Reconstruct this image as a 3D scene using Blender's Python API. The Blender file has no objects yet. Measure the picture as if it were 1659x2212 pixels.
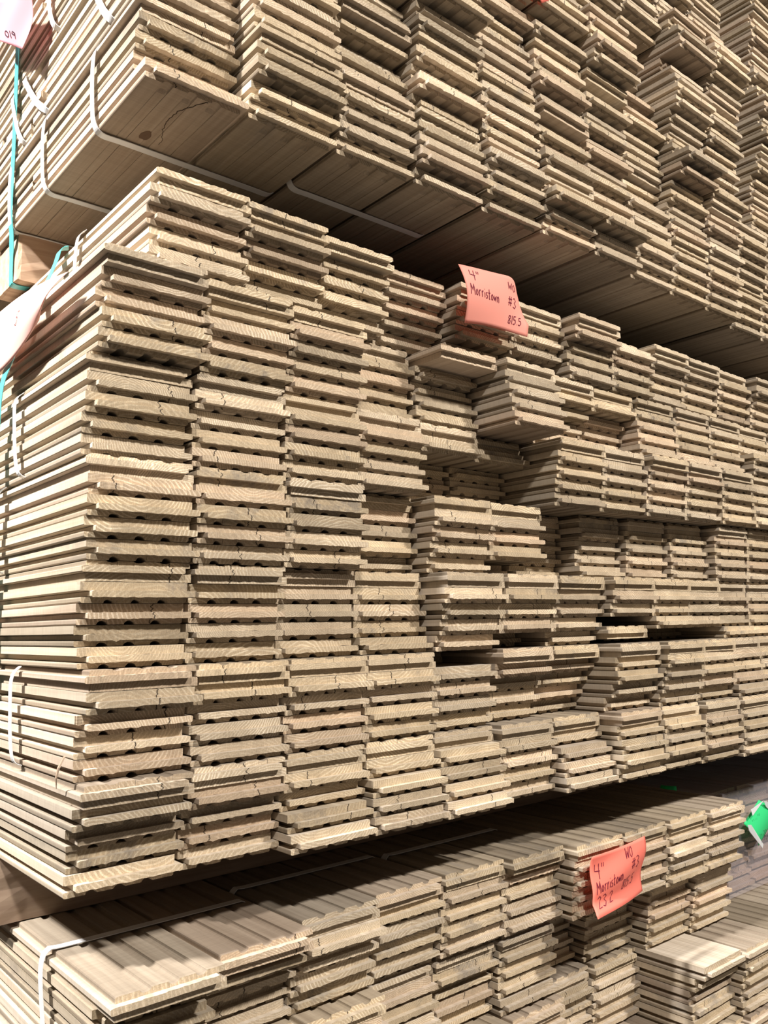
import bpy, math, random
import numpy as np
from mathutils import Matrix, Vector

# ------------------------------------------------------------------ camera
S = bpy.context.scene
COL = S.collection
cam_d = bpy.data.cameras.new('camera'); cam = bpy.data.objects.new('camera', cam_d); COL.objects.link(cam)
cam_d.sensor_fit = 'HORIZONTAL'; cam_d.sensor_width = 36.0
FPX = 1830.7927
cam_d.lens = FPX / 1659.0 * 36.0
cam_d.clip_start = 0.02
R = np.array([[0.76543699, -0.64316281, -0.02116149],
              [0.06953753, 0.11535996, -0.99088678],
              [0.63974272, 0.75698988, 0.13302474]])
CAM = np.array([-0.27128933, -0.73370216, 0.12749871])
m = Matrix([[R[0][i], -R[1][i], -R[2][i], CAM[i]] for i in range(3)] + [[0, 0, 0, 1]])
cam.matrix_world = m
S.camera = cam

# ------------------------------------------------------------------ light, world, exposure
S.view_settings.view_transform = 'Standard'; S.view_settings.look = 'None'
S.view_settings.gamma = 1.0; S.view_settings.use_curve_mapping = False
S.view_settings.exposure = 0.0
w = bpy.data.worlds.new('world'); S.world = w; w.use_nodes = True
w.node_tree.nodes['Background'].inputs[0].default_value = (1.0, 0.86, 0.74, 1)
w.node_tree.nodes['Background'].inputs[1].default_value = 0.105

def lamp(name, loc, target, size, watts, color, spread=180):
    d = bpy.data.lights.new(name, 'AREA'); d.shape = 'DISK'; d.size = size; d.energy = watts; d.color = color
    o = bpy.data.objects.new(name, d); COL.objects.link(o); o.location = loc
    d.spread = math.radians(spread)
    o.rotation_euler = (Vector(target) - Vector(loc)).to_track_quat('-Z', 'Y').to_euler()
    return o
lamp('high_bay_lamp', (2.3, -3.6, 3.85), (0.6, 0, 0.3), 0.34, 355, (1.0, 0.955, 0.90))
lamp('high_bay_lamp', (-1.5, -3.5, 3.75), (0.6, 0, 0.3), 0.34, 228, (1.0, 0.955, 0.90))
lamp('high_bay_lamp', (-1.9, -0.06, 2.45), (-0.05, 0.36, 0.42), 0.22, 19, (1.0, 0.965, 0.93), 38)

# ------------------------------------------------------------------ node helpers
def mat(name):
    mm = bpy.data.materials.new(name); mm.use_nodes = True
    return mm, mm.node_tree.nodes, mm.node_tree.links
def N(nodes, t, **k):
    n = nodes.new(t)
    for a, v in k.items():
        if a.startswith('i_'): n.inputs[a[2:].replace('_', ' ')].default_value = v
        else: setattr(n, a, v)
    return n
class G:
    """tiny expression builder over a node tree"""
    def __init__(s, mm): s.n = mm.node_tree.nodes; s.l = mm.node_tree.links
    def put(s, sock, v):
        if hasattr(v, 'is_linked') or hasattr(v, 'links'): s.l.new(v, sock)
        else: sock.default_value = v
    def m(s, op, a, b=0.0, c=0.0, clamp=False):
        n = s.n.new('ShaderNodeMath'); n.operation = op; n.use_clamp = clamp
        s.put(n.inputs[0], a); s.put(n.inputs[1], b); s.put(n.inputs[2], c); return n.outputs[0]
    def vec(s, x, y, z):
        n = s.n.new('ShaderNodeCombineXYZ'); s.put(n.inputs[0], x); s.put(n.inputs[1], y); s.put(n.inputs[2], z); return n.outputs[0]
    def sep(s, v):
        n = s.n.new('ShaderNodeSeparateXYZ'); s.put(n.inputs[0], v); return n.outputs
    def vm(s, op, a, b):
        n = s.n.new('ShaderNodeVectorMath'); n.operation = op; s.put(n.inputs[0], a); s.put(n.inputs[1], b); return n.outputs[0]
    def noise(s, v, scale, detail=2.0, rough=0.5):
        n = s.n.new('ShaderNodeTexNoise'); s.put(n.inputs['Vector'], v); n.inputs['Scale'].default_value = scale
        n.inputs['Detail'].default_value = detail; n.inputs['Roughness'].default_value = rough; return n.outputs['Fac']
    def ramp(s, v, a, b, c0=0.0, c1=1.0):
        n = s.n.new('ShaderNodeMapRange'); s.put(n.inputs[0], v); n.inputs[1].default_value = a; n.inputs[2].default_value = b
        n.inputs[3].default_value = c0; n.inputs[4].default_value = c1; return n.outputs[0]
    def mix(s, f, a, b, mode='MIX'):
        n = s.n.new('ShaderNodeMix'); n.data_type = 'RGBA'; n.blend_type = mode
        s.put(n.inputs[0], f); s.put(n.inputs[6], a); s.put(n.inputs[7], b); return n.outputs[2]
    def attr(s, name):
        n = s.n.new('ShaderNodeAttribute'); n.attribute_name = name; return n.outputs['Vector']

def principled(name, col, rough=0.6, spec=0.3):
    mm, n, l = mat(name); p = n['Principled BSDF']
    p.inputs['Base Color'].default_value = (*col, 1); p.inputs['Roughness'].default_value = rough
    p.inputs['Specular IOR Level'].default_value = spec
    return mm

# ------------------------------------------------------------------ raw oak material (board space attributes)
def oak(name, tint=(1, 1, 1), sat=1.0):
    mm, n, l = mat(name); g = G(mm); p = n['Principled BSDF']
    loc = g.attr('board_loc'); sd = g.sep(g.attr('board_seed')); rg = g.sep(g.attr('board_ring'))
    x, y, z = g.sep(loc)
    seed, tone, hue = sd
    geo = n.new('ShaderNodeNewGeometry'); nrm = g.sep(geo.outputs['Normal'])
    end = g.ramp(g.m('ABSOLUTE', nrm[1]), 0.6, 0.8)
    off = g.vec(g.m('MULTIPLY', seed, 7.3), g.m('MULTIPLY', seed, 3.1), g.m('MULTIPLY', seed, 5.7))
    # end grain: arcs of growth rings crossed by fine rays
    warp = g.noise(g.vm('ADD', loc, off), 38.0, 2.0)
    dx = g.m('SUBTRACT', x, rg[0]); dz = g.m('SUBTRACT', z, rg[1])
    r = g.m('SQRT', g.m('ADD', g.m('MULTIPLY', dx, dx), g.m('MULTIPLY', dz, dz)))
    r2 = g.m('ADD', r, g.m('MULTIPLY', warp, 0.010))
    fr = g.m('FRACT', g.m('MULTIPLY', seed, 1.73)); fs = g.m('FRACT', g.m('MULTIPLY', seed, 2.37))
    wav = g.m('SINE', g.m('DIVIDE', g.m('MULTIPLY', r2, 2 * math.pi), g.m('ADD', 0.0020, g.m('MULTIPLY', fr, 0.0024))))
    rings = g.ramp(wav, 0.0, 0.9)
    ang = g.m('ARCTAN2', dz, dx)
    rays = g.noise(g.vec(g.m('MULTIPLY', ang, 190.0), g.m('MULTIPLY', r, 90.0), seed), 1.0, 2.0)
    pores = g.noise(g.vm('ADD', g.vm('MULTIPLY', loc, (1, 0.3, 1)), off), 900.0, 1.0)
    saw = g.noise(g.vec(g.m('MULTIPLY', x, 900.0), seed, g.m('MULTIPLY', z, 60.0)), 1.0, 1.0)
    blotch = g.noise(g.vm('ADD', loc, off), 24.0, 3.0, 0.6)
    ce = g.mix(g.m('MULTIPLY', g.m('MULTIPLY', rings, g.ramp(blotch, 0.35, 0.65, 0.25, 1.0)), g.m('ADD', 0.35, g.m('MULTIPLY', fs, 0.65))), (0.445, 0.35, 0.24, 1), (0.70, 0.60, 0.455, 1))
    v = g.m('ADD', g.ramp(pores, 0.3, 0.7, 0.86, 1.12), g.ramp(rays, 0.3, 0.7, -0.07, 0.08))
    v = g.m('MULTIPLY', v, g.ramp(saw, 0.3, 0.7, 0.93, 1.06))
    v = g.m('MULTIPLY', v, g.ramp(blotch, 0.3, 0.75, 0.88, 1.10))
    # long faces: streaks along the board
    sv = g.vm('MULTIPLY', g.vm('ADD', loc, off), (130.0, 3.2, 130.0))
    st = g.noise(sv, 1.0, 4.0, 0.6)
    st2 = g.noise(g.vm('MULTIPLY', g.vm('ADD', loc, off), (22.0, 2.0, 22.0)), 1.0, 3.0)
    cl = g.mix(g.ramp(st, 0.3, 0.72), (0.385, 0.315, 0.235, 1), (0.57, 0.49, 0.395, 1))
    cl = g.mix(g.ramp(st2, 0.45, 0.75, 0.0, 0.45), cl, (0.46, 0.40, 0.33, 1))
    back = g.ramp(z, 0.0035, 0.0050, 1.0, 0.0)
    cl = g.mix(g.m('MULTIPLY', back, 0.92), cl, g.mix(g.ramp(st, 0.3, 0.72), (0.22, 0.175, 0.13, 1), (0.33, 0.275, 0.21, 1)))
    mill = g.noise(g.vec(g.m('MULTIPLY', y, 420.0), seed, g.m('MULTIPLY', z, 30.0)), 1.0, 1.0)
    vl = g.ramp(mill, 0.3, 0.7, 0.94, 1.05)
    col = g.mix(end, cl, ce)
    vv = g.m('ADD', g.m('MULTIPLY', end, v), g.m('MULTIPLY', g.m('SUBTRACT', 1.0, end), vl))
    # weather staining and end checks, both fixed to the board
    stain = g.m('MULTIPLY', g.ramp(g.noise(g.vm('ADD', g.vm('MULTIPLY', loc, (1, 0.35, 1)), off), 30.0, 4.0, 0.65), 0.52, 0.66), g.ramp(hue, 0.8, 1.0))
    col = g.mix(g.m('MULTIPLY', stain, 0.62), col, (0.17, 0.155, 0.15, 1))
    cx = g.m('ADD', rg[2], g.m('MULTIPLY', g.m('SUBTRACT', g.noise(g.vec(seed, g.m('MULTIPLY', z, 300.0), 0.0), 1.0, 2.0), 0.5), 0.009))
    cr = g.ramp(g.m('ABSOLUTE', g.m('SUBTRACT', x, cx)), 0.0003, 0.0009, 0.95, 0.0)
    cr = g.m('MULTIPLY', cr, end)
    pink = g.mix(g.ramp(hue, 0.0, 0.30, 1.0, 0.0), (1, 1, 1, 1), (1.035, 0.97, 0.945, 1))
    yel = g.mix(g.ramp(hue, 0.45, 0.75), (1, 1, 1, 1), (1.02, 1.0, 0.94, 1))
    col = g.mix(1.0, col, pink, 'MULTIPLY'); col = g.mix(1.0, col, yel, 'MULTIPLY')
    col = g.mix(1.0, col, (*tint, 1), 'MULTIPLY')
    tv = g.m('MULTIPLY', vv, tone)
    col = g.vm('MULTIPLY', col, g.vec(tv, tv, tv))
    col = g.mix(cr, col, (0.035, 0.025, 0.018, 1))
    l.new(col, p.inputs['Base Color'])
    p.inputs['Roughness'].default_value = 0.78; p.inputs['Specular IOR Level'].default_value = 0.18
    bmp = n.new('ShaderNodeBump'); bmp.inputs['Strength'].default_value = 0.35; bmp.inputs['Distance'].default_value = 0.0006
    h = g.m('ADD', g.m('MULTIPLY', end, saw), g.m('MULTIPLY', g.m('SUBTRACT', 1.0, end), st))
    l.new(h, bmp.inputs['Height']); l.new(bmp.outputs[0], p.inputs['Normal'])
    return mm
OAK = oak('raw_oak')
GREY_OAK = oak('greyed_oak', (0.84, 0.76, 0.78))

# ------------------------------------------------------------------ board geometry
BT = 0.0187          # thickness
BW = 0.1016          # face width
RH = 0.01905         # row pitch
def samples(x0, x1, step, grooves):
    xs = [x0, x0 + 0.0006, x0 + 0.0018, x1 - 0.0018, x1 - 0.0006, x1]
    xs += list(np.arange(x0 + 0.0035, x1 - 0.003, step))
    for c in grooves: xs += [c - 0.0052, c - 0.0050, c - 0.0042, c - 0.0022, c, c + 0.0022, c + 0.0042, c + 0.0050, c + 0.0052]
    xs = np.unique(np.round(xs, 5))
    return xs
def board_geo(seed, flip, length, step=0.0035, break_corner=0, stop=0, deep=0):
    rs = np.random.RandomState(seed % (2**31))
    V = []; F = []; nv = 0
    gs = rs.uniform(-0.002, 0.002); gd = (0.0030 if deep else 0.0015) if flip else rs.uniform(0.0030, 0.0037)
    gr = [BW * .25 + gs, BW * .5 + gs, BW * .75 + gs]
    slabs = [(0.0, BW, 0.0109, BT, 0.0, []), (0.0085, 0.1072, 0.0052, 0.0109, -0.0058, []), (0.0006, BW - 0.0006, 0.0, 0.0052, 0.0010, gr)]
    warp = rs.uniform(-1, 1) * 0.0012
    for (x0, x1, z0, z1, yf, gg) in slabs:
        xs = samples(x0, x1, step, gg); n = len(xs); h = z1 - z0
        zt = np.full(n, z1); zb = np.full(n, z0)
        for i, x in enumerate(xs):
            e = min(x - x0, x1 - x)
            if gg or z1 < 0.012:      # eased lip / tongue edges
                k = 0.16 if e < 0.0003 else (0.05 if e < 0.001 else 0.0)
            else:
                k = 0.06 if e < 0.0003 else 0.0
            if gg: zb[i] += k * h * 1.6
            else: zb[i] += k * h; zt[i] -= k * h if z1 < BT - 1e-4 else 0
            if gg:
                for c in gg:
                    q = abs(x - c) / 0.0051
                    if q < 1: zb[i] += gd * math.sqrt(1 - q * q)
        jb = rs.normal(0, 0.00016, n); jt = rs.normal(0, 0.0001, n)
        fz = np.maximum(0, rs.normal(0, 0.00035, n))
        yj = rs.normal(0, 0.00018, n) + warp * (xs / BW)
        if break_corner and z0 > 0.011:
            yj += np.where(xs < 0.02, (0.02 - xs) * 0.9 * rs.uniform(0.2, 1, n), 0)
            zt -= np.where(xs < 0.014, rs.uniform(0, 0.0035, n), 0)
        loops = []
        flat = np.zeros(n)
        if stop and gg: flat = np.where(zb > 0.0010, zb, 0) * (xs > 0.003) * (xs < BW - 0.003)
        rows = [(yf, 1.0, 0), (yf + 0.0022, 0.25, 0), (length, 0.0, 0)]
        if stop and gg: rows = rows[:2] + [(stop, 0.0, 0), (stop + 0.004, 0.0, 1), (length, 0.0, 1)]
        for (y, a, fl) in rows:
            t = zt + (0 if z1 > BT - 1e-4 and flip is None else -abs(jt) * a)
            b = zb + jb * a * (0 if gg else 1) - (fz * a if not gg else 0) + (abs(jb) * a if gg else 0)
            b = np.minimum(b, t - 0.0004) - flat * fl
            yy = y + (yj if a > 0 else 0)
            loops.append((np.stack([xs, np.broadcast_to(yy, xs.shape), t], 1), np.stack([xs, np.broadcast_to(yy + 0.0002 * a, xs.shape), b], 1)))
        base = nv
        for (t, b) in loops: V.append(t); V.append(b)
        nl = len(loops) - 1
        T = lambda k, i: base + k * 2 * n + i
        B = lambda k, i: base + k * 2 * n + n + i
        for i in range(n - 1):
            F.append((T(0, i), B(0, i), B(0, i + 1), T(0, i + 1)))
            F.append((T(nl, i + 1), B(nl, i + 1), B(nl, i), T(nl, i)))
            for k in range(nl):
                F.append((T(k, i), T(k, i + 1), T(k + 1, i + 1), T(k + 1, i)))
                F.append((B(k, i + 1), B(k, i), B(k + 1, i), B(k + 1, i + 1)))
        for k in range(nl):
            F.append((B(k, 0), T(k, 0), T(k + 1, 0), B(k + 1, 0)))
            F.append((T(k, n - 1), B(k, n - 1), B(k + 1, n - 1), T(k + 1, n - 1)))
        nv += 2 * n * len(loops)
    V = np.concatenate(V)
    L = V.copy()
    if flip:
        V = V.copy(); V[:, 0] = 0.1062 - V[:, 0]; V[:, 2] = BT - V[:, 2]
    return V, F, L
def board_attrs(seed, tone, hue, n):
    rs = np.random.RandomState((seed * 7 + 3) % (2**31))
    side = rs.choice([-1, 1]); cz = side * rs.uniform(0.012, 0.07) + 0.009
    cx = rs.uniform(-0.01, 0.11)
    crack = rs.uniform(0.02, 0.085) if rs.rand() < 0.36 else -1.0
    A = np.tile(np.array([seed % 97 + rs.rand(), tone, hue]), (n, 1))
    Rg = np.tile(np.array([cx, cz, crack]), (n, 1))
    return A, Rg
def mesh_from(name, V, F, attrs, material):
    me = bpy.data.meshes.new(name)
    me.from_pydata(V.tolist(), [], F)
    for k, arr in attrs.items():
        a = me.attributes.new(k, 'FLOAT_VECTOR', 'POINT'); a.data.foreach_set('vector', np.ascontiguousarray(arr, dtype=np.float32).ravel())
    me.materials.append(material)
    me.update()
    return me
def link(name, me, loc=(0, 0, 0), parent=None, **props):
    o = bpy.data.objects.new(name, me); o.location = loc; COL.objects.link(o)
    if parent: o.parent = parent
    for k, v in props.items(): o[k] = v
    return o

# ------------------------------------------------------------------ structure
def box_mesh(name, x0, x1, y0, y1, z0, z1, material, bev=0.0):
    V = [(x, y, z) for x in (x0, x1) for y in (y0, y1) for z in (z0, z1)]
    F = [(0, 1, 3, 2), (4, 6, 7, 5), (0, 4, 5, 1), (2, 3, 7, 6), (0, 2, 6, 4), (1, 5, 7, 3)]
    me = bpy.data.meshes.new(name); me.from_pydata(V, [], F); me.materials.append(material); me.update(); return me
mm, n, l = mat('concrete'); g = G(mm); tc = n.new('ShaderNodeTexCoord')
c = g.mix(g.ramp(g.noise(tc.outputs['Object'], 1.5, 5.0), 0.3, 0.7), (0.06, 0.055, 0.05, 1), (0.10, 0.09, 0.08, 1))
l.new(c, n['Principled BSDF'].inputs['Base Color']); n['Principled BSDF'].inputs['Roughness'].default_value = 0.6
CONC = mm
WALL = principled('dark_backdrop', (0.10, 0.095, 0.09), 0.8)  # dark grey stands in for the unlit depth behind the stacks
link('floor', box_mesh('floor', -8, 10, -8, 6, -0.72, -0.62, CONC), kind='structure')
link('backdrop_wall', box_mesh('backdrop_wall', -8, 10, 2.5, 2.65, -0.62, 5, WALL), kind='structure')  # added close behind the stacks to keep gaps dark and block light

# ------------------------------------------------------------------ the stacks, read as depth of each board end (mm behind the nominal front)
# stack -> tier -> (first column x, top z, {column: [row 1..5 set-back]})
STACKS = {
 'mid': {
  0: (0.000, 0.0003, {0: [-13,-5,12,16,15], 1: [1,4,16,21,24], 2: [9,7,15,0,-6], 3: [13,10,-2,-3,-4], 4: [18,5,3,-1,-6], 5: [10,9,12,15,19], 6: [14,19,0,-5,-7], 7: [-18,-14,-19,-22,-13], 8: [-16,-21,-19,-19,-8], 9: [-26,-25,-23,-22,-13], 10: [-28,-26,-29,-29,-26], 11: [-23,-21,-20,-18,-16], 12: [-13,-12,-10,-8,-7], 13: [-10,-9,-7,-5,-4], 14: [-13,-2,-9,-5,-4], 15: [-16,-4,-6,-6,-6], 16: [-16,-9,-7,4,2]}),
  1: (0.003, 0.0955, {0: [-11,-11,2,7,8], 1: [-4,1,11,7,7], 2: [4,3,10,13,12], 3: [9,7,16,15,17], 4: [110,15,19,21,27], 5: [6,17,36,41,45], 6: [10,27,41,48,61], 7: [-21,-14,-17,-5,8], 8: [-32,-31,-25,-19,-12], 9: [-25,-23,-22,-16,-9], 10: [-13,-14,-14,-16,-24], 11: [-8,-10,-10,-11,-13], 12: [-10,-8,-7,-5,-3], 13: [-9,-7,-5,-4,-2], 14: [-11,-7,-3,-7,-6], 15: [-9,-7,-7,-6,-5], 16: [-13,-7,1,-1,-10]}),
  2: (0.004, 0.1908, {0: [2,1,8,11,6], 1: [4,13,15,17,21], 2: [27,29,28,28,28], 3: [33,33,31,33,21], 4: [-7,-7,0,5,12], 5: [-6,-7,4,7,70], 6: [-5,1,6,11,22], 7: [-18,-16,-11,None,1], 8: [-14,-13,-9,-16,80], 9: [-5,-4,-2,-2,80], 10: [7,6,8,8,-5], 11: [6,7,5,5,6], 12: [10,12,13,15,16], 13: [11,12,14,16,17], 14: [10,15,17,10,19], 15: [16,17,36,13,15], 16: [22,12,9,12,20]}),
  3: (0.004, 0.2860, {0: [-2,-6,-8,-4,-1], 1: [2,-2,-4,-1,4], 2: [4,6,5,7,11], 3: [45,47,46,44,57], 4: [11,8,13,17,23], 5: [18,16,20,18,90], 6: [72,75,76,79,81], 7: [40,37,46,48,39], 8: [27,29,30,32,33], 9: [25,20,20,19,21], 10: [-3,0,1,1,2], 11: [-3,-2,0,1,3], 12: [2,4,5,7,9], 13: [3,4,6,7,9], 14: [-5,6,3,7,9], 15: [7,9,7,7,3], 16: [9,-2,3,7,22]}),
  4: (0.003, 0.3813, {0: [1,2,2,6,9], 1: [2,1,8,8,6], 2: [13,4,6,6,10], 3: [23,17,21,24,20], 4: [30,26,95,95,95], 5: [50,41,88,87,94], 6: [-19,-17,-13,-10,-7], 7: [-14,-12,-10,-7,-3], 8: [-25,-19,-17,-12,-11], 9: [-24,-20,-16,-14,-12], 10: [-24,-22,-21,-19,-18], 11: [-17,-18,-18,-21,-22], 12: [-17,-15,-13,-12,-10], 13: [-16,-14,-12,-11,-9], 14: [-18,-18,-17,-11,-5], 15: [-8,-14,-13,-12,-14], 16: [-21,-13,-3,-5,-9]}),
  5: (0.008, 0.4765, {0: [-23,-13,-9,-14,-12], 1: [-8,0,-4,0,0], 2: [1,2,5,9,11], 3: [49,46,46,49,50], 4: [-4,40,50,41,39], 5: [-15,-17,-24,-27,-30], 6: [-1,3,16,30,31], 7: [4,5,27,32,32], 8: [-1,1,-1,-1,-4], 9: [-3,0,-2,-2,-2], 10: [-4,-3,0,-2,-1], 11: [0,1,2,-25,-23], 12: [0,1,3,5,6], 13: [-1,1,2,4,6], 14: [1,1,9,-2,3], 15: [-3,2,2,0,6], 16: [-1,1,-10,-2,3]}),
  6: (0.055, 0.5717, {0: [-16,-15,-7,-4,-4], 1: [-11,-7,0,7,13], 2: [3,20,21,22,32], 3: [27,32,37,43,51], 4: [4,7,9,12,32], 5: [5,7,10,13,28], 6: [-21,-18,0,-1,-4], 7: [20,-6,-3,-2,-1], 8: [-8,-3,7,10,9], 9: [-5,2,8,9,11], 10: [2,-2,1,4,6], 11: [-17,-17,-6,-3,-1], 12: [-17,-15,-14,-12,-11], 13: [-14,-12,-10,-9,-7], 14: [-16,-6,-8,-7,-9], 15: [-14,-8,-10,-11,-10], 16: [-15,-11,-9,-7,-7]}),
 },
 'top': {
  0: (0.032, 0.7323, {0: [-30,-29,-27,-22,-45], 1: [-66,-64,-67,-53,-48], 2: [-61,-59,-56,-55,-50], 3: [-63,-64,-67,-71,-57], 4: [-68,-78,-70,-69,-58], 5: [-73,-66,-91,-71,-65], 6: [-67,-65,-90,-66,-68], 7: [-62,-62,-64,-58,-52], 8: [-63,-60,-59,-56,-52], 9: [-60,-60,-56,-52,-50], 10: [-42,-39,-36,-32,-29], 11: [-37,-35,-34,-32,-31], 12: [-34,-32,-30,-29,-27], 13: [-46,-35,-28,-30,-27], 14: [-38,-23,-34,-29,-27], 15: [-42,-24,-28,-31,-30]}),
  1: (0.032, 0.8275, {0: [-26,-27,-27,-28,-29], 1: [-58,-58,-58,-58,-58], 2: [-60,-45,-29,-44,-45], 3: [-63,-64,-54,-69,-54], 4: [-65,-66,-65,-66,-65], 5: [-71,-52,-68,-63,-77], 6: [-51,-63,-52,-58,-50], 7: [-50,-37,-38,-56,-51], 8: [-61,-65,-56,-59,-62], 9: [-72,-62,-66,-57,-66], 10: [-58,-58,-54,-50,-47], 11: [-53,-52,-50,-49,-47], 12: [-51,-49,-47,-46,-44], 13: [-51,-45,-44,-45,-43], 14: [-55,-49,-44,-50,-49], 15: [-52,-50,-50,-48,-48]}),
  2: (0.032, 0.9227, {0: [-22,-23,-23,-24,-25], 1: [-55,-55,-55,-55,-55], 2: [-52,-79,-57,-40,-46], 3: [-54,-73,-88,-65,-69], 4: [-50,-52,-57,-57,-57], 5: [-63,-64,-63,-74,-60], 6: [-68,-46,-68,-56,-63], 7: [-50,-58,-45,-46,-48], 8: [-68,-65,-73,-101,-85], 9: [-69,-70,-65,-64,-78], 10: [120,120,120,120,120], 11: [-35,-31,-33,-31,-28], 12: [-36,-34,-33,-31,-30], 13: [-36,-26,-29,-36,-33], 14: [-38,-30,-29,-39,-27], 15: [-29,-27,-2,-35,-32]}),
  3: (0.032, 1.0180, {0: [-18,-19,-20,-20,-21], 1: [-56,-56,-56,-55,-55], 2: [-52,-45,-57,-56,-43], 3: [-58,-67,-55,-49,-52], 4: [-75,-72,-65,-53,-62], 5: [-66,-74,-76,-56,-71], 6: [-78,-83,-83,-93,-86], 7: [-20,5,-23,-41,10], 8: [-76,-86,-90,-86,-72], 9: [-82,-71,-79,-73,-81], 10: [130,130,130,130,130], 11: [-58,-50,-52,-37,-34], 12: [-53,-51,-50,-48,-47], 13: [-52,-37,-52,-32,-43], 14: [-64,-48,-55,-47,-47], 15: [-48,-44,-48,-48,-55]}),
  4: (0.032, 1.1133, {0: [-55,-50,-60,-52,-57], 1: [-55,-50,-60,-52,-57], 2: [-44,-34,-53,-46,-47], 3: [-52,-43,-49,-58,-56], 4: [-55,-56,-65,-52,-53], 5: [-51,-49,-53,-59,-46], 6: [-67,-64,-61,-54,-54], 7: [-65,-65,-52,40,40], 8: [-87,-82,-98,-99,-61], 9: [-92,-101,-104,-90,-81], 10: [130,130,130,130,130], 11: [-74,-74,-60,-66,-74], 12: [-70,-70,-70,-70,-70], 13: [-71,-71,-74,-73,-72], 14: [-72,-75,-77,-69,-65], 15: [-59,-70,-72,-72,-77]}),
  5: (0.032, 1.2085, {3: [-57,-59,-37,-62,-49], 4: [-63,-65,-59,-54,-51], 5: [-61,-53,-64,-55,-50], 6: [-56,-73,-46,-67,-57], 7: [-78,-54,-77,-61,-56], 8: [-62,-65,-49,-57,-62], 9: [-61,-54,-59,-45,-41], 10: [120,120,120,120,120], 11: [-54,-51,-60,-45,-63], 12: [-58,-61,-69,-68,-62], 13: [-55,-66,-71,-79,-50], 14: [-55,-60,-58,-76,-67], 15: [-61,-59,-68,-73,-62]}),
  6: (0.032, 1.3037, {3: [-46,-47,-59,-55,-70], 4: [-66,-60,-62,-78,-66], 5: [-55,-62,-78,-63,-39], 6: [-39,-53,-41,-31,-51], 7: [-49,-50,-62,-26,-43], 8: [-50,-36,-57,-62,-63], 9: [-41,-55,-48,-40,-59], 10: [120,120,120,120,120], 11: [-66,-57,-62,-61,-53], 12: [-60,-60,-59,-73,-66], 13: [-67,-54,-58,-83,-70], 14: [-63,-51,-56,-69,-69], 15: [-60,-55,-59,-76,-71]}),
  7: (0.032, 1.3990, {3: [-69,-49,-62,-51,-46], 4: [-83,-80,-78,-81,-65], 5: [-63,-61,-77,-66,-87], 6: [-61,-58,-82,-55,-58], 7: [-51,-59,-46,-51,-35], 8: [-48,-61,-58,-56,-74], 9: [-69,-61,-58,-80,-79], 10: [120,120,120,120,120], 11: [-57,-65,-68,-45,-65], 12: [-65,-70,-64,-40,-50], 13: [-63,-73,-73,-24,-60], 14: [-72,-71,-53,-42,-54], 15: [-65,-64,-57,-37,-52]}),
  8: (0.032, 1.4943, {3: [-67,-63,-57,-65,-60], 4: [-46,-51,-54,-52,-41], 5: [-38,-57,-38,-37,-45], 6: [-49,-59,-51,-60,-59], 7: [-48,-59,-60,-85,-45], 8: [-64,-67,-50,-56,-60], 9: [-68,-49,-49,-48,-65], 10: [120,120,120,120,120], 11: [-67,-55,-58,-52,-46], 12: [-59,-58,-57,-61,-55], 13: [-63,-58,-63,-59,-53], 14: [-60,-49,-51,-59,-50], 15: [-64,-50,-74,-68,-49]}),
 },
 'bot': {
  0: (0.020, -0.1630, {0: [-37,-1,-5,-7,-8], 1: [-18,-2,18,29,28], 2: [8,3,18,21,28], 3: [19,25,25,32,35], 4: [19,21,23,24,28], 5: [9,25,25,25,24], 6: [-10,-6,-3,0,2], 7: [-10,-6,-3,-1,2], 8: [-13,-9,-14,-7,-4], 9: [-19,-13,-10,-7,-4]}),
  1: (0.020, -0.2582, {0: [-9,-10,-11,-13,-14], 1: [16,16,16,15,15], 2: [2,3,4,4,5], 3: [42,40,39,38,37], 4: [40,41,52,51,56], 5: [32,35,38,38,35], 6: [100,95,98,92,90], 7: [62,61,64,66,69], 8: [25,28,29,33,36], 9: [12,15,19,22,27]}),
  2: (0.020, -0.3535, {0: [-15,-16,-18,-19,-20], 1: [2,1,1,1,1], 2: [5,5,6,6,6], 3: [6,7,8,8,9], 4: [10,11,12,13,14], 5: [20,25,15,18,20], 6: [61,59,65,65,64], 7: [54,57,55,58,61], 8: [-55,-39,-29,-33,-35], 9: [-62,-59,-54,-49,-50], 10: [-61,-59,-57,-54,-52], 11: [-40,-40,-40,-40,-40], 12: [-40,-40,-40,-40,-40], 13: [-40,-40,-40,-40,-40], 14: [-40,-40,-40,-40,-40], 15: [-40,-40,-40,-40,-40]}),
  3: (0.020, -0.4487, {0: [0,5,-5,3,0], 1: [0,5,-5,3,0], 2: [0,5,-5,3,0], 3: [0,5,-5,3,0], 4: [0,5,-5,3,0], 5: [0,5,-5,3,0], 6: [0,5,-5,3,0], 7: [0,5,-5,3,0], 8: [-50,-50,-50,-50,-50], 9: [-60,-60,-60,-60,-60], 10: [0,5,-5,3,0], 11: [-40,-40,-40,-40,-40], 12: [-40,-40,-40,-40,-40], 13: [-40,-40,-40,-40,-40], 14: [-40,-40,-40,-40,-40], 15: [-40,-40,-40,-40,-40]}),
 },
}
PITCH = {'mid': 0.1078, 'top': 0.1093, 'bot': 0.1058}
NAME = {'mid': 'middle', 'top': 'upper', 'bot': 'lower'}
def ordn(n):
    return str(n) + ('th' if 10 <= n % 100 <= 20 else {1: 'st', 2: 'nd', 3: 'rd'}.get(n % 10, 'th'))
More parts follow.
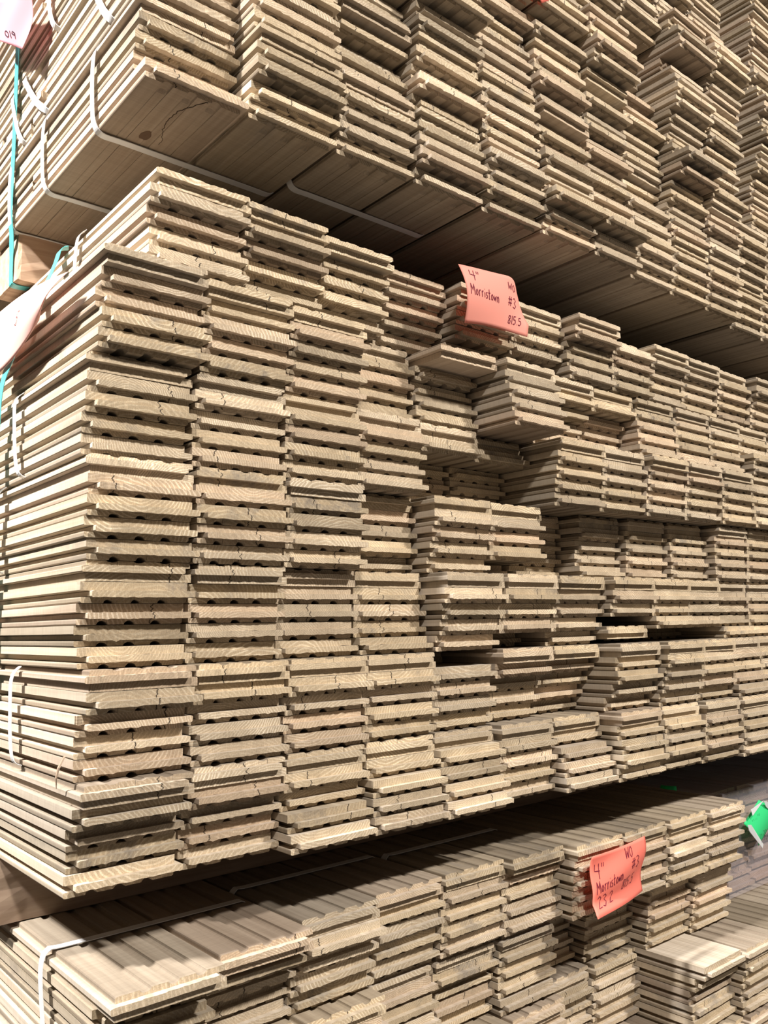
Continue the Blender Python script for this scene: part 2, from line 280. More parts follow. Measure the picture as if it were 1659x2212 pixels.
OVR = {('mid', 4, 1, 1): (1.35, 0.4), ('mid', 6, 0, 0): (1.12, 0.7), ('mid', 6, 0, 2): (0.92, 0.03), ('mid', 6, 0, 3): (1.3, 0.5), ('mid', 6, 0, 4): (1.1, 0.4), ('mid', 5, 0, 3): (0.98, 0.97), ('mid', 5, 0, 4): (0.95, 1.0), ('mid', 5, 1, 3): (1.15, 0.1), ('mid', 5, 1, 4): (0.85, 1.0), ('mid', 5, 0, 2): (1.08, 0.1), ('mid', 5, 1, 2): (1.1, 0.2), ('mid', 4, 1, 0): (0.88, 0.5), ('mid', 2, 1, 0): (0.9, 0.4), ('mid', 1, 0, 0): (0.84, 0.05), ('mid', 1, 1, 0): (1.1, 0.75), ('mid', 1, 1, 1): (1.1, 0.75), ('mid', 0, 0, 0): (0.8, 0.2), ('mid', 0, 0, 1): (0.82, 0.5), ('mid', 0, 0, 4): (1.2, 0.6), ('mid', 0, 2, 4): (1.15, 0.5), ('mid', 0, 4, 4): (1.28, 0.4), ('mid', 0, 5, 4): (1.2, 0.4), ('mid', 2, 4, 1): (1.36, 0.45), ('mid', 2, 4, 4): (1.28, 0.2), ('mid', 2, 6, 3): (1.25, 0.3), ('mid', 4, 8, 3): (1.36, 0.2), ('mid', 4, 8, 2): (1.2, 0.2), ('mid', 3, 6, 2): (0.9, 0.4), ('bot', 0, 2, 2): (1.38, 0.4), ('bot', 0, 8, 2): (1.3, 0.5), ('bot', 0, 0, 0): (1.0, 0.5), ('top', 0, 5, 4): (1.38, 0.1), ('top', 1, 3, 3): (1.38, 0.1), ('top', 0, 1, 3): (1.3, 0.72), ('top', 0, 1, 2): (0.72, 1.0), ('top', 0, 0, 4): (1.12, 0.1), ('top', 0, 0, 3): (1.05, 0.05), ('bot', 2, 8, 0): (1.0, 0.3), ('mid', 0, 3, 1): (1.05, 0.7), ('mid', 0, 3, 2): (1.05, 0.7), ('mid', 0, 2, 2): (1.05, 0.7), ('mid', 0, 2, 1): (1.1, 0.7), ('mid', 0, 4, 0): (0.88, 0.4), ('mid', 0, 5, 0): (0.9, 0.4), ('mid', 1, 2, 0): (1.05, 0.7), ('mid', 1, 2, 1): (1.1, 0.7), ('mid', 1, 3, 0): (1.0, 0.6), ('mid', 1, 7, 4): (1.3, 0.3), ('top', 2, 5, 1): (1.3, 0.1), ('top', 1, 4, 3): (1.2, 0.1), ('mid', 5, 11, 4): (0.9, 0.3), ('mid', 5, 12, 3): (1.35, 0.2), ('mid', 5, 12, 4): (1.4, 0.2)}        # (stack, tier, column, row) -> (tone, hue)
boards = []
for sk in ('mid', 'top', 'bot'):
    tiers = STACKS[sk]
    for t in sorted(tiers):
        x0, zt, cols = tiers[t]
        for c, rows in cols.items():
            bt = random.Random(hash((len(sk) * 31 + ord(sk[0]), t, c // 2)) & 0xffff)
            for k, s in enumerate(rows):
                if s is None: continue
                seed = (ord(sk[0]) * 7919 + t * 1013 + c * 131 + k * 17 + 5)
                rn = random.Random(seed)
                tone = rn.gauss(1.0, 0.085)
                if rn.random() < 0.13: tone *= 1.17
                if rn.random() < 0.15: tone *= 0.84
                tone = min(1.32, max(0.68, tone))
                hue = rn.random()
                if (sk, t, c, k) in OVR: tone, hue = OVR[(sk, t, c, k)]
                xj = rn.uniform(-0.0012, 0.0012) if c else rn.uniform(-0.0028, 0.0028)
                xx = x0 + PITCH[sk] * c + xj + (0.012 if (sk == 'top' and c >= 10) else 0)
                z = zt - RH * (k + 1)
                y = s / 1000.0
                flip = (k == 0) and (sk, t, c) != ('bot', 2, 8)
                boards.append(dict(sk=sk, t=t, c=c, k=k, x=xx, y=y, z=z, flip=flip, seed=seed, tone=tone, hue=hue, brk=int((sk, t, c, k) in (('top', 0, 0, 3), ('mid', 0, 0, 1))), stop=0.013 if (sk, t, k) == ('top', 0, 4) else 0))
# a loose board lying in the gap of the middle stack
for b in boards:
    if b['sk'] == 'mid' and b['t'] == 2 and b['c'] == 7 and b['k'] == 4: b['z'] += 0.006; b['flip'] = True
def proj(P):
    q = R @ (np.array(P) - CAM); return 829.5 + FPX * q[0] / q[2], 1106 + FPX * q[1] / q[2], q[2]
def score(b):
    if b['y'] > 0.085 : return -1
    u, v, d = proj((b['x'] + 0.05, b['y'], b['z'] + 0.009))
    if not (-5 < u < 1664 and -8 < v < 2220):
        if b['c'] == 0 and b['sk'] == 'bot' and 1: 
            u, v, d = proj((b['x'], 0.15, b['z'] + 0.009))
        if b['c'] == 0 and b['sk'] == 'top':
            u, v, d = proj((b['x'], 0.3, b['z'] + 0.009))
        if not (-5 < u < 1664 and -8 < v < 2220): return -1
    return 1.0 / d
for b in boards: b['s'] = score(b)
rank = sorted([b for b in boards if b['s'] > 0], key=lambda b: -b['s'])[:300]
chosen = set(id(b) for b in rank)
def tone_word(b):
    t = b['tone']
    if t > 1.15: return 'near-white'
    if t > 1.03: return 'pale'
    if t < 0.86: return 'dark brown'
    return 'tan'
SV = []; SF = []; SA = {'board_loc': [], 'board_seed': [], 'board_ring': []}; off = 0
def add_stuff(b, length, y=None, step=0.009):
    global off
    V, F, L = board_geo(b['seed'], b['flip'], length, step, 0, b['stop'], b['sk'] == 'bot')
    A, Rg = board_attrs(b['seed'], b['tone'], b['hue'], len(V))
    V = V + np.array([b['x'], b['y'] if y is None else y, b['z']])
    SV.append(V); SF.extend([tuple(i + off for i in f) for f in F]); off += len(V)
    SA['board_loc'].append(L); SA['board_seed'].append(A); SA['board_ring'].append(Rg)
total_rows = {}
for b in boards:
    nt = max(STACKS[b['sk']]); 
    LEN = 2.15 - b['y']
    rn = random.Random(b['seed'] + 99)
    joint = None
    if b['c'] == 0 and b['sk'] == 'top' and rn.random() < 0.7: joint = rn.uniform(0.12, 0.62)
    if id(b) in chosen:
        ln = (joint - b['y']) if joint else LEN
        V, F, L = board_geo(b['seed'], b['flip'], ln, 0.0035, b['brk'], b['stop'], b['sk'] == 'bot')
        A, Rg = board_attrs(b['seed'], b['tone'], b['hue'], len(V))
        me = mesh_from('oak_board', V, F, {'board_loc': L, 'board_seed': A, 'board_ring': Rg}, OAK)
        if b['sk'] == 'top': rowtxt = '%s row up from the bottom' % ordn(b['t'] * 5 + (5 - b['k']))
        elif b['sk'] == 'mid': rowtxt = '%s row down from the top' % ordn((6 - b['t']) * 5 + b['k'] + 1)
        else: rowtxt = '%s row down from the top' % ordn(b['t'] * 5 + b['k'] + 1)
        lab = '%s oak board, %s, %s column, %s stack' % (tone_word(b), rowtxt, ordn(b['c'] + 1), NAME[b['sk']])
        ob = link('oak_board', me, (b['x'], b['y'], b['z']), label=lab, category='board', group='ends of the stacked oak boards')
        if (b['sk'], b['t'], b['c'], b['k']) == ('top', 0, 0, 4): KNOTTY = ob
    else:
        ln = (joint - b['y']) if joint else LEN
        add_stuff(b, ln)
    if joint:
        rb = dict(b); rb['seed'] += 7; rb['tone'] = random.Random(rb['seed']).uniform(0.85, 1.15); rb['x'] += rn.uniform(-0.003, 0.003)
        add_stuff(rb, 2.15 - joint - 0.004 - rn.uniform(0, 0.02), y=joint + 0.010, step=0.02)
me = mesh_from('oak_boards', np.concatenate(SV), SF, {k: np.concatenate(v) for k, v in SA.items()}, OAK)
link('oak_boards', me, label='remaining smaller and farther oak boards filling the three stacks', category='boards', kind='stuff')

# crack and knot in the underside of the first board of the upper stack
DARKW = principled('dark_heart_wood', (0.045, 0.028, 0.018), 0.9)
KN = principled('knot_wood', (0.13, 0.08, 0.05), 0.8)
CR = [(0.0982, -0.0430), (0.0919, -0.0330), (0.0822, -0.0119), (0.0809, 0.0079), (0.0843, 0.0256), (0.0917, 0.0421), (0.0930, 0.0541)]
o = np.array(KNOTTY.location); V = []; F = []
rsk = np.random.RandomState(3); Q = []
for a, b_ in zip(CR[:-1], CR[1:]):
    for i in range(5): Q.append(np.array(a) + (np.array(b_) - np.array(a)) * i / 5 + rsk.normal(0, 0.0005, 2))
Q.append(np.array(CR[-1]))
for i, q in enumerate(Q):
    d = Q[min(i + 1, len(Q) - 1)] - Q[max(i - 1, 0)]; d /= np.linalg.norm(d); nn = np.array((-d[1], d[0])); w_ = 0.0006 * (1 - 0.7 * i / len(Q))
    for sg in (-1, 1):
        V.append((q[0] + nn[0] * w_ * sg - o[0], q[1] + nn[1] * w_ * sg - o[1], -0.0002)); V.append((q[0] + nn[0] * w_ * sg - o[0], q[1] + nn[1] * w_ * sg - o[1], 0.0008))
for i in range(len(Q) - 1):
    a = 4 * i; F += [(a, a + 4, a + 6, a + 2), (a + 1, a + 3, a + 7, a + 5), (a, a + 1, a + 5, a + 4), (a + 2, a + 6, a + 7, a + 3)]
me = bpy.data.meshes.new('crack'); me.from_pydata(V, [], F); me.materials.append(DARKW); me.update(); link('crack', me, parent=KNOTTY, label='dark wandering crack')
V = [(0.0, 0.0, -0.0007)]; F = []
KC = np.array((0.0748, 0.0467))
for r_, zz in ((0.35, -0.0005), (0.75, -0.0003), (1.0, 0.0004)):
    for i in range(20):
        a = 2 * math.pi * i / 20; V.append((math.cos(a) * 0.0065 * r_, math.sin(a) * 0.0110 * r_ * (1 + .15 * math.sin(3 * a)), zz))
for i in range(20):
    j = (i + 1) % 20; F.append((0, 1 + j, 1 + i))
    for k in (0, 1): F.append((1 + 20 * k + i, 1 + 20 * k + j, 21 + 20 * k + j, 21 + 20 * k + i))
me = bpy.data.meshes.new('knot'); me.from_pydata([(x + KC[0] - o[0], y + KC[1] - o[1], z) for x, y, z in V], [], F); me.materials.append(KN); me.update(); link('knot', me, parent=KNOTTY, label='dark brown knot')

# ------------------------------------------------------------------ skids between the stacks
def plank_mat(name, a, bcol, sx=(6, 90, 90)):
    mm, n, l = mat(name); g = G(mm); tc = n.new('ShaderNodeTexCoord')
    v = g.vm('MULTIPLY', tc.outputs['Object'], sx)
    st = g.noise(v, 1.0, 4.0, 0.6)
    kn = n.new('ShaderNodeTexVoronoi'); kn.inputs['Scale'].default_value = 9.0; l.new(tc.outputs['Object'], kn.inputs['Vector'])
    k = g.ramp(kn.outputs['Distance'], 0.05, 0.22, 0.6, 0.0)
    c = g.mix(g.ramp(st, 0.3, 0.7), (*a, 1), (*bcol, 1)); c = g.mix(k, c, (0.16, 0.08, 0.045, 1))
    l.new(c, n['Principled BSDF'].inputs['Base Color']); n['Principled BSDF'].inputs['Roughness'].default_value = 0.8
    return mm
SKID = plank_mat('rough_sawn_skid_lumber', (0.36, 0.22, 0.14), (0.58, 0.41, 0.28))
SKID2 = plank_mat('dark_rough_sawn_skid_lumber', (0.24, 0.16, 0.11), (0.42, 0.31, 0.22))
def skid(x0, x1, y0, y1, z0, z1, material, label, seed):
    rs = np.random.RandomState(seed); nx, nz = 26, 6
    # rough-sawn beam: four long faces and two ends with a slight ripple
    ring = []
    for j in range(nz + 1): ring.append((0, j / nz))
    for j in range(1, nz + 1): ring.append((j / nz, 1))
    for j in range(1, nz + 1): ring.append((1, 1 - j / nz))
    for j in range(1, nz): ring.append((1 - j / nz, 0))
    m_ = len(ring); V = []; F = []
    xs = np.concatenate([[0, 0.004], np.linspace(0.03, 1, nx) * (x1 - x0)])
    for i, x in enumerate(xs):
        for (a, b) in ring:
            j = rs.normal(0, 0.0004, 3) * (0.3 if 2 < i else 1)
            ins = 0.0012 if i == 0 else 0
            V.append((x0 + x + (j[0] if i < 2 else 0), y0 + ins + (y1 - y0 - 2 * ins) * a + j[1] * (1 if a in (0, 1) else 0), z0 + ins + (z1 - z0 - 2 * ins) * b - (abs(j[2]) if b == 1 else -abs(j[2]) if b == 0 else 0)))
    for i in range(len(xs) - 1):
        for q in range(m_):
            r_ = (q + 1) % m_
            F.append((i * m_ + q, (i + 1) * m_ + q, (i + 1) * m_ + r_, i * m_ + r_))
    F.append(tuple(range(m_))); F.append(tuple(reversed(range((len(xs) - 1) * m_, len(xs) * m_))))
    me = bpy.data.meshes.new('pallet_runner'); me.from_pydata([(a - x0, b - y0, c - z0) for a, b, c in V], [], F); me.materials.append(material); me.update()
    link('pallet_runner', me, (x0, y0, z0), label=label, category='lumber', group='pallet runners between the stacks')
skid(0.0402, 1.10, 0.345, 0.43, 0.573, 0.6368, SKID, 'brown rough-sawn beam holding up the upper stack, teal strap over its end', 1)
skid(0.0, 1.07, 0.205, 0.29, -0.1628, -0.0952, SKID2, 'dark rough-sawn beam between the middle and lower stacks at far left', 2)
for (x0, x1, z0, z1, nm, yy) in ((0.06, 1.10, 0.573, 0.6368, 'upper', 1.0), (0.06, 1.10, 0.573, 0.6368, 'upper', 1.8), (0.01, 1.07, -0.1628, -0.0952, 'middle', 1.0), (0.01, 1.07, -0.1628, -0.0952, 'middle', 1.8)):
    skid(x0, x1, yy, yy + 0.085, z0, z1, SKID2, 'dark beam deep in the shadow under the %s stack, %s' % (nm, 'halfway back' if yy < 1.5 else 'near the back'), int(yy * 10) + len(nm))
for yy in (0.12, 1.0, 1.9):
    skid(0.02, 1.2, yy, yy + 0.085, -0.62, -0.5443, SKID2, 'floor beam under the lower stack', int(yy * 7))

# ------------------------------------------------------------------ strapping
def strap_mat(name, col, alpha=0.0):
    mm = principled(name, col, 0.35, 0.5); return mm
WHITE = strap_mat('white_plastic_strap', (0.70, 0.69, 0.68))
TEAL = strap_mat('teal_plastic_strap', (0.10, 0.46, 0.47))
def ribbon(name, pts, width, material, label, category, group, wdir=(0, 1, 0), thick=0.0007, sub=6):
    P_ = [Vector(p) for p in pts]
    # Catmull-Rom smoothing
    Q = []
    for i in range(len(P_) - 1):
        a = P_[max(0, i - 1)]; b = P_[i]; c = P_[i + 1]; d = P_[min(len(P_) - 1, i + 2)]
        for s_ in range(sub):
            t = s_ / sub
            Q.append(0.5 * ((2 * b) + (c - a) * t + (2 * a - 5 * b + 4 * c - d) * t * t + (3 * b - a - 3 * c + d) * t ** 3))
    Q.append(P_[-1])
    W = Vector(wdir).normalized(); V = []; F = []
    for i, q in enumerate(Q):
        tan = (Q[min(i + 1, len(Q) - 1)] - Q[max(i - 1, 0)]).normalized()
        nn = tan.cross(W).normalized(); ww = nn.cross(tan).normalized()
        for (a, b) in ((-1, -1), (1, -1), (1, 1), (-1, 1)):
            V.append(q + ww * (a * width / 2) + nn * (b * thick / 2))
    for i in range(len(Q) - 1):
        for k in range(4):
            F.append((i * 4 + k, i * 4 + (k + 1) % 4, (i + 1) * 4 + (k + 1) % 4, (i + 1) * 4 + k))
    F.append((3, 2, 1, 0)); e = (len(Q) - 1) * 4; F.append((e, e + 1, e + 2, e + 3))
    o0 = Q[0]
    me = bpy.data.meshes.new(name); me.from_pydata([tuple(v - o0) for v in V], [], F); me.materials.append(material); me.update()
    for p in me.polygons: p.use_smooth = False
    return link(name, me, tuple(o0), label=label, category=category, group=group)
GS = 'straps binding the bundles'
def under(y, x0, x1, zb, ztop, label, dy=0.0):
    pts = [(x0 + 0.001, y + dy, ztop), (x0 - 0.004, y + dy * .8, ztop - 0.010), (x0 - 0.0055, y + dy * .4, ztop - 0.035), (x0 - 0.0045, y, zb + 0.022), (x0 - 0.002, y, zb + 0.006), (x0 + 0.006, y, zb - 0.0022),
           (x0 + 0.03, y, zb - 0.0022), (x0 + 0.10, y, zb - 0.0022), (x1 - 0.03, y, zb - 0.0022), (x1 - 0.008, y, zb - 0.0022), (x1 - 0.0005, y, zb + 0.001)]
    ribbon('plastic_strap', pts, 0.0095, WHITE, label, 'strap', GS)
XT = 0.032
under(0.070, XT, 0.244, 0.637, 0.7323, 'nearest white strap looping under the first upper bundle')
under(0.222, XT, 0.244, 0.637, 0.7323, 'second white strap under the first upper bundle, left of the nearest one')
under(0.347, XT, 0.244, 0.637, 0.7323, 'white strap under the upper stack right beside the skid beam')
under(0.040, 0.250, 0.460, 0.637, 0.7, 'white strap under the third and fourth columns of the upper stack')
def side(y, x, zb, ztop, label, dy=0.0):
    pts = [(x + 0.002, y + dy, ztop - 0.0005), (x - 0.006, y + dy * .85, ztop - 0.012), (x - 0.007, y + dy * .5, (zb + ztop) / 2), (x - 0.0065, y + dy * .2, zb + 0.020), (x - 0.004, y, zb + 0.005), (x + 0.003, y - .001, zb + 0.0006)]
    ribbon('plastic_strap', pts, 0.0090, WHITE, label, 'strap', GS)
side(0.030, XT, 0.7325, 0.8275, 'short white strap at top left, cut by the photo top near its middle', 0.06)
side(0.222, XT, 0.7325, 0.8275, 'white strap crossing the left side just above the two lowest upper straps', 0.09)
side(0.200, XT, 0.8277, 0.9227, 'white strap right of the pink tag on the upper left side', 0.03)
side(0.305, XT, 0.7325, 0.8275, 'white strap just right of the teal strap, upper left side', 0.05)
side(0.172, 0.055, 0.4768, 0.5717, 'white strap above the overexposed tag on the middle stack', -0.012)
side(0.168, 0.001, 0.2865, 0.3813, 'long white strap below the left tag on the middle stack side', 0.015)
side(0.228, 0.0, 0.1912, 0.2860, 'white strap at the left photo edge, middle stack, below the teal strap')
side(0.144, -0.001, 0.0006, 0.0955, 'white strap low on the left side of the middle stack', 0.010)
# teal straps round the whole pallets
ribbon('plastic_strap', [(0.0275, 0.340, 1.10), (0.0275, 0.339, 0.86), (0.0275, 0.339, 0.74), (0.0280, 0.343, 0.66), (0.0330, 0.352, 0.630), (0.0375, 0.366, 0.61), (0.0385, 0.368, 0.580), (0.0410, 0.368, 0.5722), (0.060, 0.368, 0.5724)], 0.014, TEAL,
       'teal strap running down the upper stack and over the beam end', 'strap', GS)
ribbon('plastic_strap', [(0.058, 0.215, 0.5717), (0.0490, 0.217, 0.567), (0.040, 0.205, 0.545), (0.020, 0.175, 0.505), (-0.008, 0.125, 0.470), (-0.0100, 0.160, 0.43), (-0.0100, 0.212, 0.395), (-0.010, 0.222, 0.33), (-0.010, 0.226, 0.2), (-0.012, 0.232, 0.05), (-0.012, 0.232, -0.09)], 0.014, TEAL,
       'teal strap down the left side of the middle stack, behind the tag', 'strap', GS)
def over(y, x0, x1, zt, label, low):
    pts = [(x0 - 0.004, y - 0.028, zt - low), (x0 - 0.0035, y - 0.012, zt - 0.05), (x0 - 0.003, y - .003, zt - 0.012), (x0 + 0.004, y, zt + 0.0012), (x0 + 0.02, y, zt + 0.0013), (x0 + 0.1, y, zt + 0.0013),
           (x1 - 0.02, y, zt + 0.0013), (x1 - 0.006, y, zt + 0.0012), (x1, y, zt - 0.003)]
    ribbon('plastic_strap', pts, 0.010, WHITE, label, 'strap', GS)
over(0.104, 0.0155, 0.2285, -0.163, 'white strap over the first bundle top of the lower stack', 0.09)
over(0.142, 0.2335, 0.440, -0.163, 'white strap over the third and fourth columns of the lower stack', 0.002)
over(0.130, 0.445, 0.655, -0.163, 'white strap lying in shadow over the middle of the lower stack', 0.002)

# ------------------------------------------------------------------ tags with handwriting
GL = {
 '4': [[(.05, 1), (.02, .55), (.6, .5)], [(.5, 1), (.45, 0)]], '"': [[(.1, 1), (.08, .72)], [(.3, 1), (.28, .72)]],
 'W': [[(0, 1), (.12, .05), (.38, .7), (.55, .05), (.75, 1)]], 'O': [[(.3, .95), (.05, .7), (.05, .25), (.3, .02), (.55, .25), (.55, .7), (.3, .95)]],
 'M': [[(0, 0), (.1, 1), (.38, .35), (.62, 1), (.75, 0)]], 'o': [[(.25, .6), (.05, .4), (.1, .1), (.3, .05), (.42, .3), (.25, .6)]],
 'r': [[(.08, .6), (.1, .02)], [(.1, .4), (.25, .6), (.38, .58)]], 'i': [[(.1, .55), (.1, .05)], [(.1, .8), (.11, .85)]],
 's': [[(.38, .58), (.12, .55), (.1, .38), (.36, .25), (.3, .05), (.05, .05)]], 't': [[(.2, .95), (.18, .05), (.35, .03)], [(0, .6), (.4, .62)]],
 'w': [[(0, .55), (.1, .05), (.25, .45), (.38, .05), (.5, .58)]], 'n': [[(.05, .55), (.07, .02)], [(.07, .4), (.25, .58), (.36, .4), (.4, .02)]],
 '#': [[(.2, .95), (.1, .05)], [(.48, .95), (.38, .05)], [(0, .66), (.62, .72)], [(0, .3), (.58, .36)]],
 '3': [[(.05, .9), (.3, 1), (.5, .8), (.25, .55), (.52, .3), (.3, 0), (.02, .1)]], '8': [[(.45, .9), (.15, .95), (.1, .7), (.45, .3), (.35, .02), (.08, .1), (.12, .4), (.45, .7), (.45, .9)]],
 '1': [[(.15, 1), (.12, 0)]], '5': [[(.5, .98), (.12, .95), (.1, .55), (.4, .55), (.45, .2), (.25, 0), (.02, .08)]], '.': [[(.08, .08), (.12, .03)]],
 '2': [[(.05, .8), (.25, 1), (.45, .8), (.3, .4), (.02, .03), (.5, .06)]], 'S': [[(.5, .9), (.2, 1), (.06, .75), (.45, .35), (.35, .03), (0, .1)]],
 'q': [[(.4, .5), (.15, .6), (.05, .35), (.2, .15), (.4, .3), (.4, .6), (.38, -.3)]], 'F': [[(.1, 1), (.06, 0)], [(.1, 1), (.5, .98)], [(.08, .55), (.4, .55)]],
 '7': [[(0, .95), (.5, .98), (.15, 0)]], '9': [[(.45, .8), (.2, .98), (.05, .7), (.3, .5), (.45, .8), (.4, 0)]], '0': [[(.3, .95), (.05, .7), (.05, .25), (.3, .02), (.5, .25), (.5, .7), (.3, .95)]],
 'L': [[(.08, 1), (.05, .03), (.5, .05)]], 'U': [[(.05, 1), (.1, .15), (.3, 0), (.5, .2), (.55, 1)]], ' ': [],
}
def sheet_mat(name, col, trans=0.35, rough=0.55):
    mm, n, l = mat(name); p = n['Principled BSDF']; out = n['Material Output']
    p.inputs['Base Color'].default_value = (*col, 1); p.inputs['Roughness'].default_value = rough; p.inputs['Specular IOR Level'].default_value = 0.25
    tr = n.new('ShaderNodeBsdfTranslucent'); tr.inputs[0].default_value = (*col, 1)
    mx = n.new('ShaderNodeMixShader'); mx.inputs[0].default_value = trans
    l.new(p.outputs[0], mx.inputs[1]); l.new(tr.outputs[0], mx.inputs[2]); l.new(mx.outputs[0], out.inputs[0])
    return mm
RED = sheet_mat('red_orange_card', (0.93, 0.26, 0.19))
REDP = sheet_mat('light_red_card', (0.95, 0.42, 0.33))
PINK = sheet_mat('pink_label_stock', (0.86, 0.42, 0.47))
GREEN = sheet_mat('green_card', (0.06, 0.80, 0.30))
WHITEP = sheet_mat('white_card_back', (0.8, 0.8, 0.8))
INK = principled('dark_red_ink', (0.13, 0.01, 0.03), 0.5)
INKB = principled('black_ink', (0.02, 0.02, 0.03), 0.5)
def tag(name, P, nx, ny, material, texts, ink, label, group=None, stroke=0.0011, inside=None, thick=0.0004):
    """P(s,t) -> point; s to the right, t downwards; texts: (string, s, t, height_in_t, aspect, slope)"""
    o = np.array(P(0.5, 0.5)); V = []; F = []
    for j in range(ny + 1):
        for i in range(nx + 1): V.append(np.array(P(i / nx, j / ny)) - o)
    def nrm(s, t):
        e = 0.01; a = np.array(P(s + e, t)) - np.array(P(s - e, t)); b = np.array(P(s, t + e)) - np.array(P(s, t - e))
        q = np.cross(a, b); q = q / np.linalg.norm(q); return -q if np.dot(q, CAM - o) < 0 else q
    nv = len(V); keep = []
    for j in range(ny):
        for i in range(nx):
            if inside and not inside((i + .5) / nx, (j + .5) / ny): continue
            keep.append((i, j))
    for j in range(ny + 1):
        for i in range(nx + 1): V.append(V[j * (nx + 1) + i] - nrm(i / nx, j / ny) * thick)
    ks = set(keep)
    for (i, j) in keep:
        a = j * (nx + 1) + i; b = a + 1; c = b + nx + 1; d = a + nx + 1
        F.append((a, d, c, b)); F.append((nv + a, nv + b, nv + c, nv + d))
        for (q, e0, e1) in (((i - 1, j), a, d), ((i + 1, j), c, b), ((i, j - 1), b, a), ((i, j + 1), d, c)):
            if q not in ks: F.append((e0, e1, nv + e1, nv + e0)[::-1])
    me = bpy.data.meshes.new(name); me.from_pydata([tuple(v) for v in V], [], F); me.materials.append(material); me.update()
    for p in me.polygons: p.use_smooth = True
    ob = link(name, me, tuple(o), label=label, category='tag')
    if group: ob['group'] = group
    V = []; F = []
    for (txt, s0, t0, hh, asp, slope) in texts:
        s = s0
        for ch in txt:
            for line in GL[ch]:
                pts = []
                for a, b in zip(line[:-1], line[1:]):
                    for k in range(3):
                        u = k / 3; pts.append((a[0] + (b[0] - a[0]) * u, a[1] + (b[1] - a[1]) * u))
                pts.append(line[-1])
                W = []
                for (a, b) in pts:
                    ss = s + a * hh * asp; tt = t0 - b * hh + (ss - s0) * slope
                    W.append((np.array(P(ss, tt)) - o + nrm(ss, tt) * 0.0005, nrm(ss, tt)))
                for i, (w_, q) in enumerate(W):
                    d = W[min(i + 1, len(W) - 1)][0] - W[max(i - 1, 0)][0]; d = d / (np.linalg.norm(d) + 1e-9)
                    sd_ = np.cross(q, d); sd_ = sd_ / (np.linalg.norm(sd_) + 1e-9)
                    V.append(w_ + sd_ * stroke / 2); V.append(w_ - sd_ * stroke / 2)
                    if i: k = len(V); F.append((k - 4, k - 3, k - 1, k - 2))
            s += (max([p[0] for ln in GL[ch] for p in ln]) + 0.16 if GL[ch] else 0.4) * hh * asp
    if V:
        me = bpy.data.meshes.new('handwriting'); me.from_pydata([tuple(v) for v in V], [], F); me.materials.append(ink); me.update()
        link('handwriting', me, (0, 0, 0), parent=ob)
    return ob
def lerp(a, b, t): return np.array(a) * (1 - t) + np.array(b) * t
def P1(s, t):
    TL = (0.4530, -0.030, 0.5720); TR = (0.5990, -0.030, 0.5885); BL = (0.4605, -0.030, 0.4968); BR = (0.5795, -0.030, 0.5040)
    p = lerp(lerp(TL, TR, s), lerp(BL, BR, s), t)
    k = max(0.0, s - 0.62) / 0.38; c = max(0, 1 - t * 1.25)
    p[2] -= 0.030 * k ** 2.6 * c; p[0] -= 0.014 * k ** 2 * c; p[1] += 0.022 * k ** 2 * c
    p[1] += -0.010 * math.sin(math.pi * t) * (1 - s) + 0.006 * s * math.sin(math.pi * s)
    p[2] += 0.0045 * math.sin(math.pi * s) * t
    return p
tag('paper_tag', P1, 24, 16, REDP, [('4"', .10, .27, .19, .62, .0), ('WO', .66, .26, .14, .60, 0.0), ('Morristown', .06, .53, .19, .42, .10), ('#3', .66, .56, .19, .55, .10), ('815.5', .68, .87, .15, .58, -.1)], INK,
    'red-orange tag stapled high on the protruding bundle of the middle stack', 'handwritten red tags', 0.0011)
def P2(s, t):
    TL = (0.6648, -0.027, -0.1741); TR = (0.7860, -0.027, -0.1680); BL = (0.6560, -0.027, -0.2440); BR = (0.7700, -0.027, -0.2365)
    p = lerp(lerp(TL, TR, s), lerp(BL, BR, s), t)
    p[1] += -0.006 * math.sin(math.pi * s) + 0.003 * math.sin(7 * t + 3 * s) - (0.016 * (t - 0.8) / 0.2 if t > 0.8 else 0) * (1 - s)
    if t > 0.85: p[0] -= 0.004 * (1 - s) * (t - .85) / .15
    return p
tag('paper_tag', P2, 24, 16, RED, [('4"', .06, .42, .26, .50, .0), ('WO', .56, .25, .20, .42, -.05), ('Morristown', .06, .66, .20, .38, -.22), ('#3', .66, .46, .20, .60, -.05), ('815.5', .50, .76, .19, .56, -.12), ('23.2', .07, .90, .20, .62, -.1)], INK,
    'red-orange tag on the front of the lower stack below the middle stack', 'handwritten red tags', 0.0010)
def P3(s, t):   # on the left side of the middle stack, hanging from the teal strap
    A = (-0.013, 0.245, 0.480); B = (-0.013, 0.009, 0.453); C_ = (-0.013, 0.232, 0.408); D = (-0.013, 0.086, 0.430)
    p = lerp(lerp(A, B, s), lerp(C_, D, s), t)
    p[0] += -0.006 * math.sin(math.pi * t)
    p[2] += 0.006 * math.sin(math.pi * s) * (1 - t) - 0.006 * math.sin(math.pi * s) * t
    return p
REDW = sheet_mat('overexposed_red_card', (0.95, 0.62, 0.55), 0.25)  # same red card, overexposure by the side light put into a paler colour
tag('paper_tag', P3, 24, 16, REDW, [('5', .50, .55, .22, .3, 0)], INK, 'red tag with overexposure painted into its pale colour, left side of the middle stack', 'handwritten red tags', 0.0010)
def P4(s, t):
    A = (0.010, 0.375, 0.965); B = (0.010, 0.215, 0.872); C_ = (0.010, 0.338, 0.882); D = (0.010, 0.236, 0.812)
    p = lerp(lerp(A, B, s), lerp(C_, D, s), t)
    p[0] += 0.004 * math.sin(6 * s + 4 * t) - 0.004
    p[1] += 0.010 * math.sin(math.pi * t) * (1 - s) - 0.004 * s * math.sin(math.pi * t)
    return p
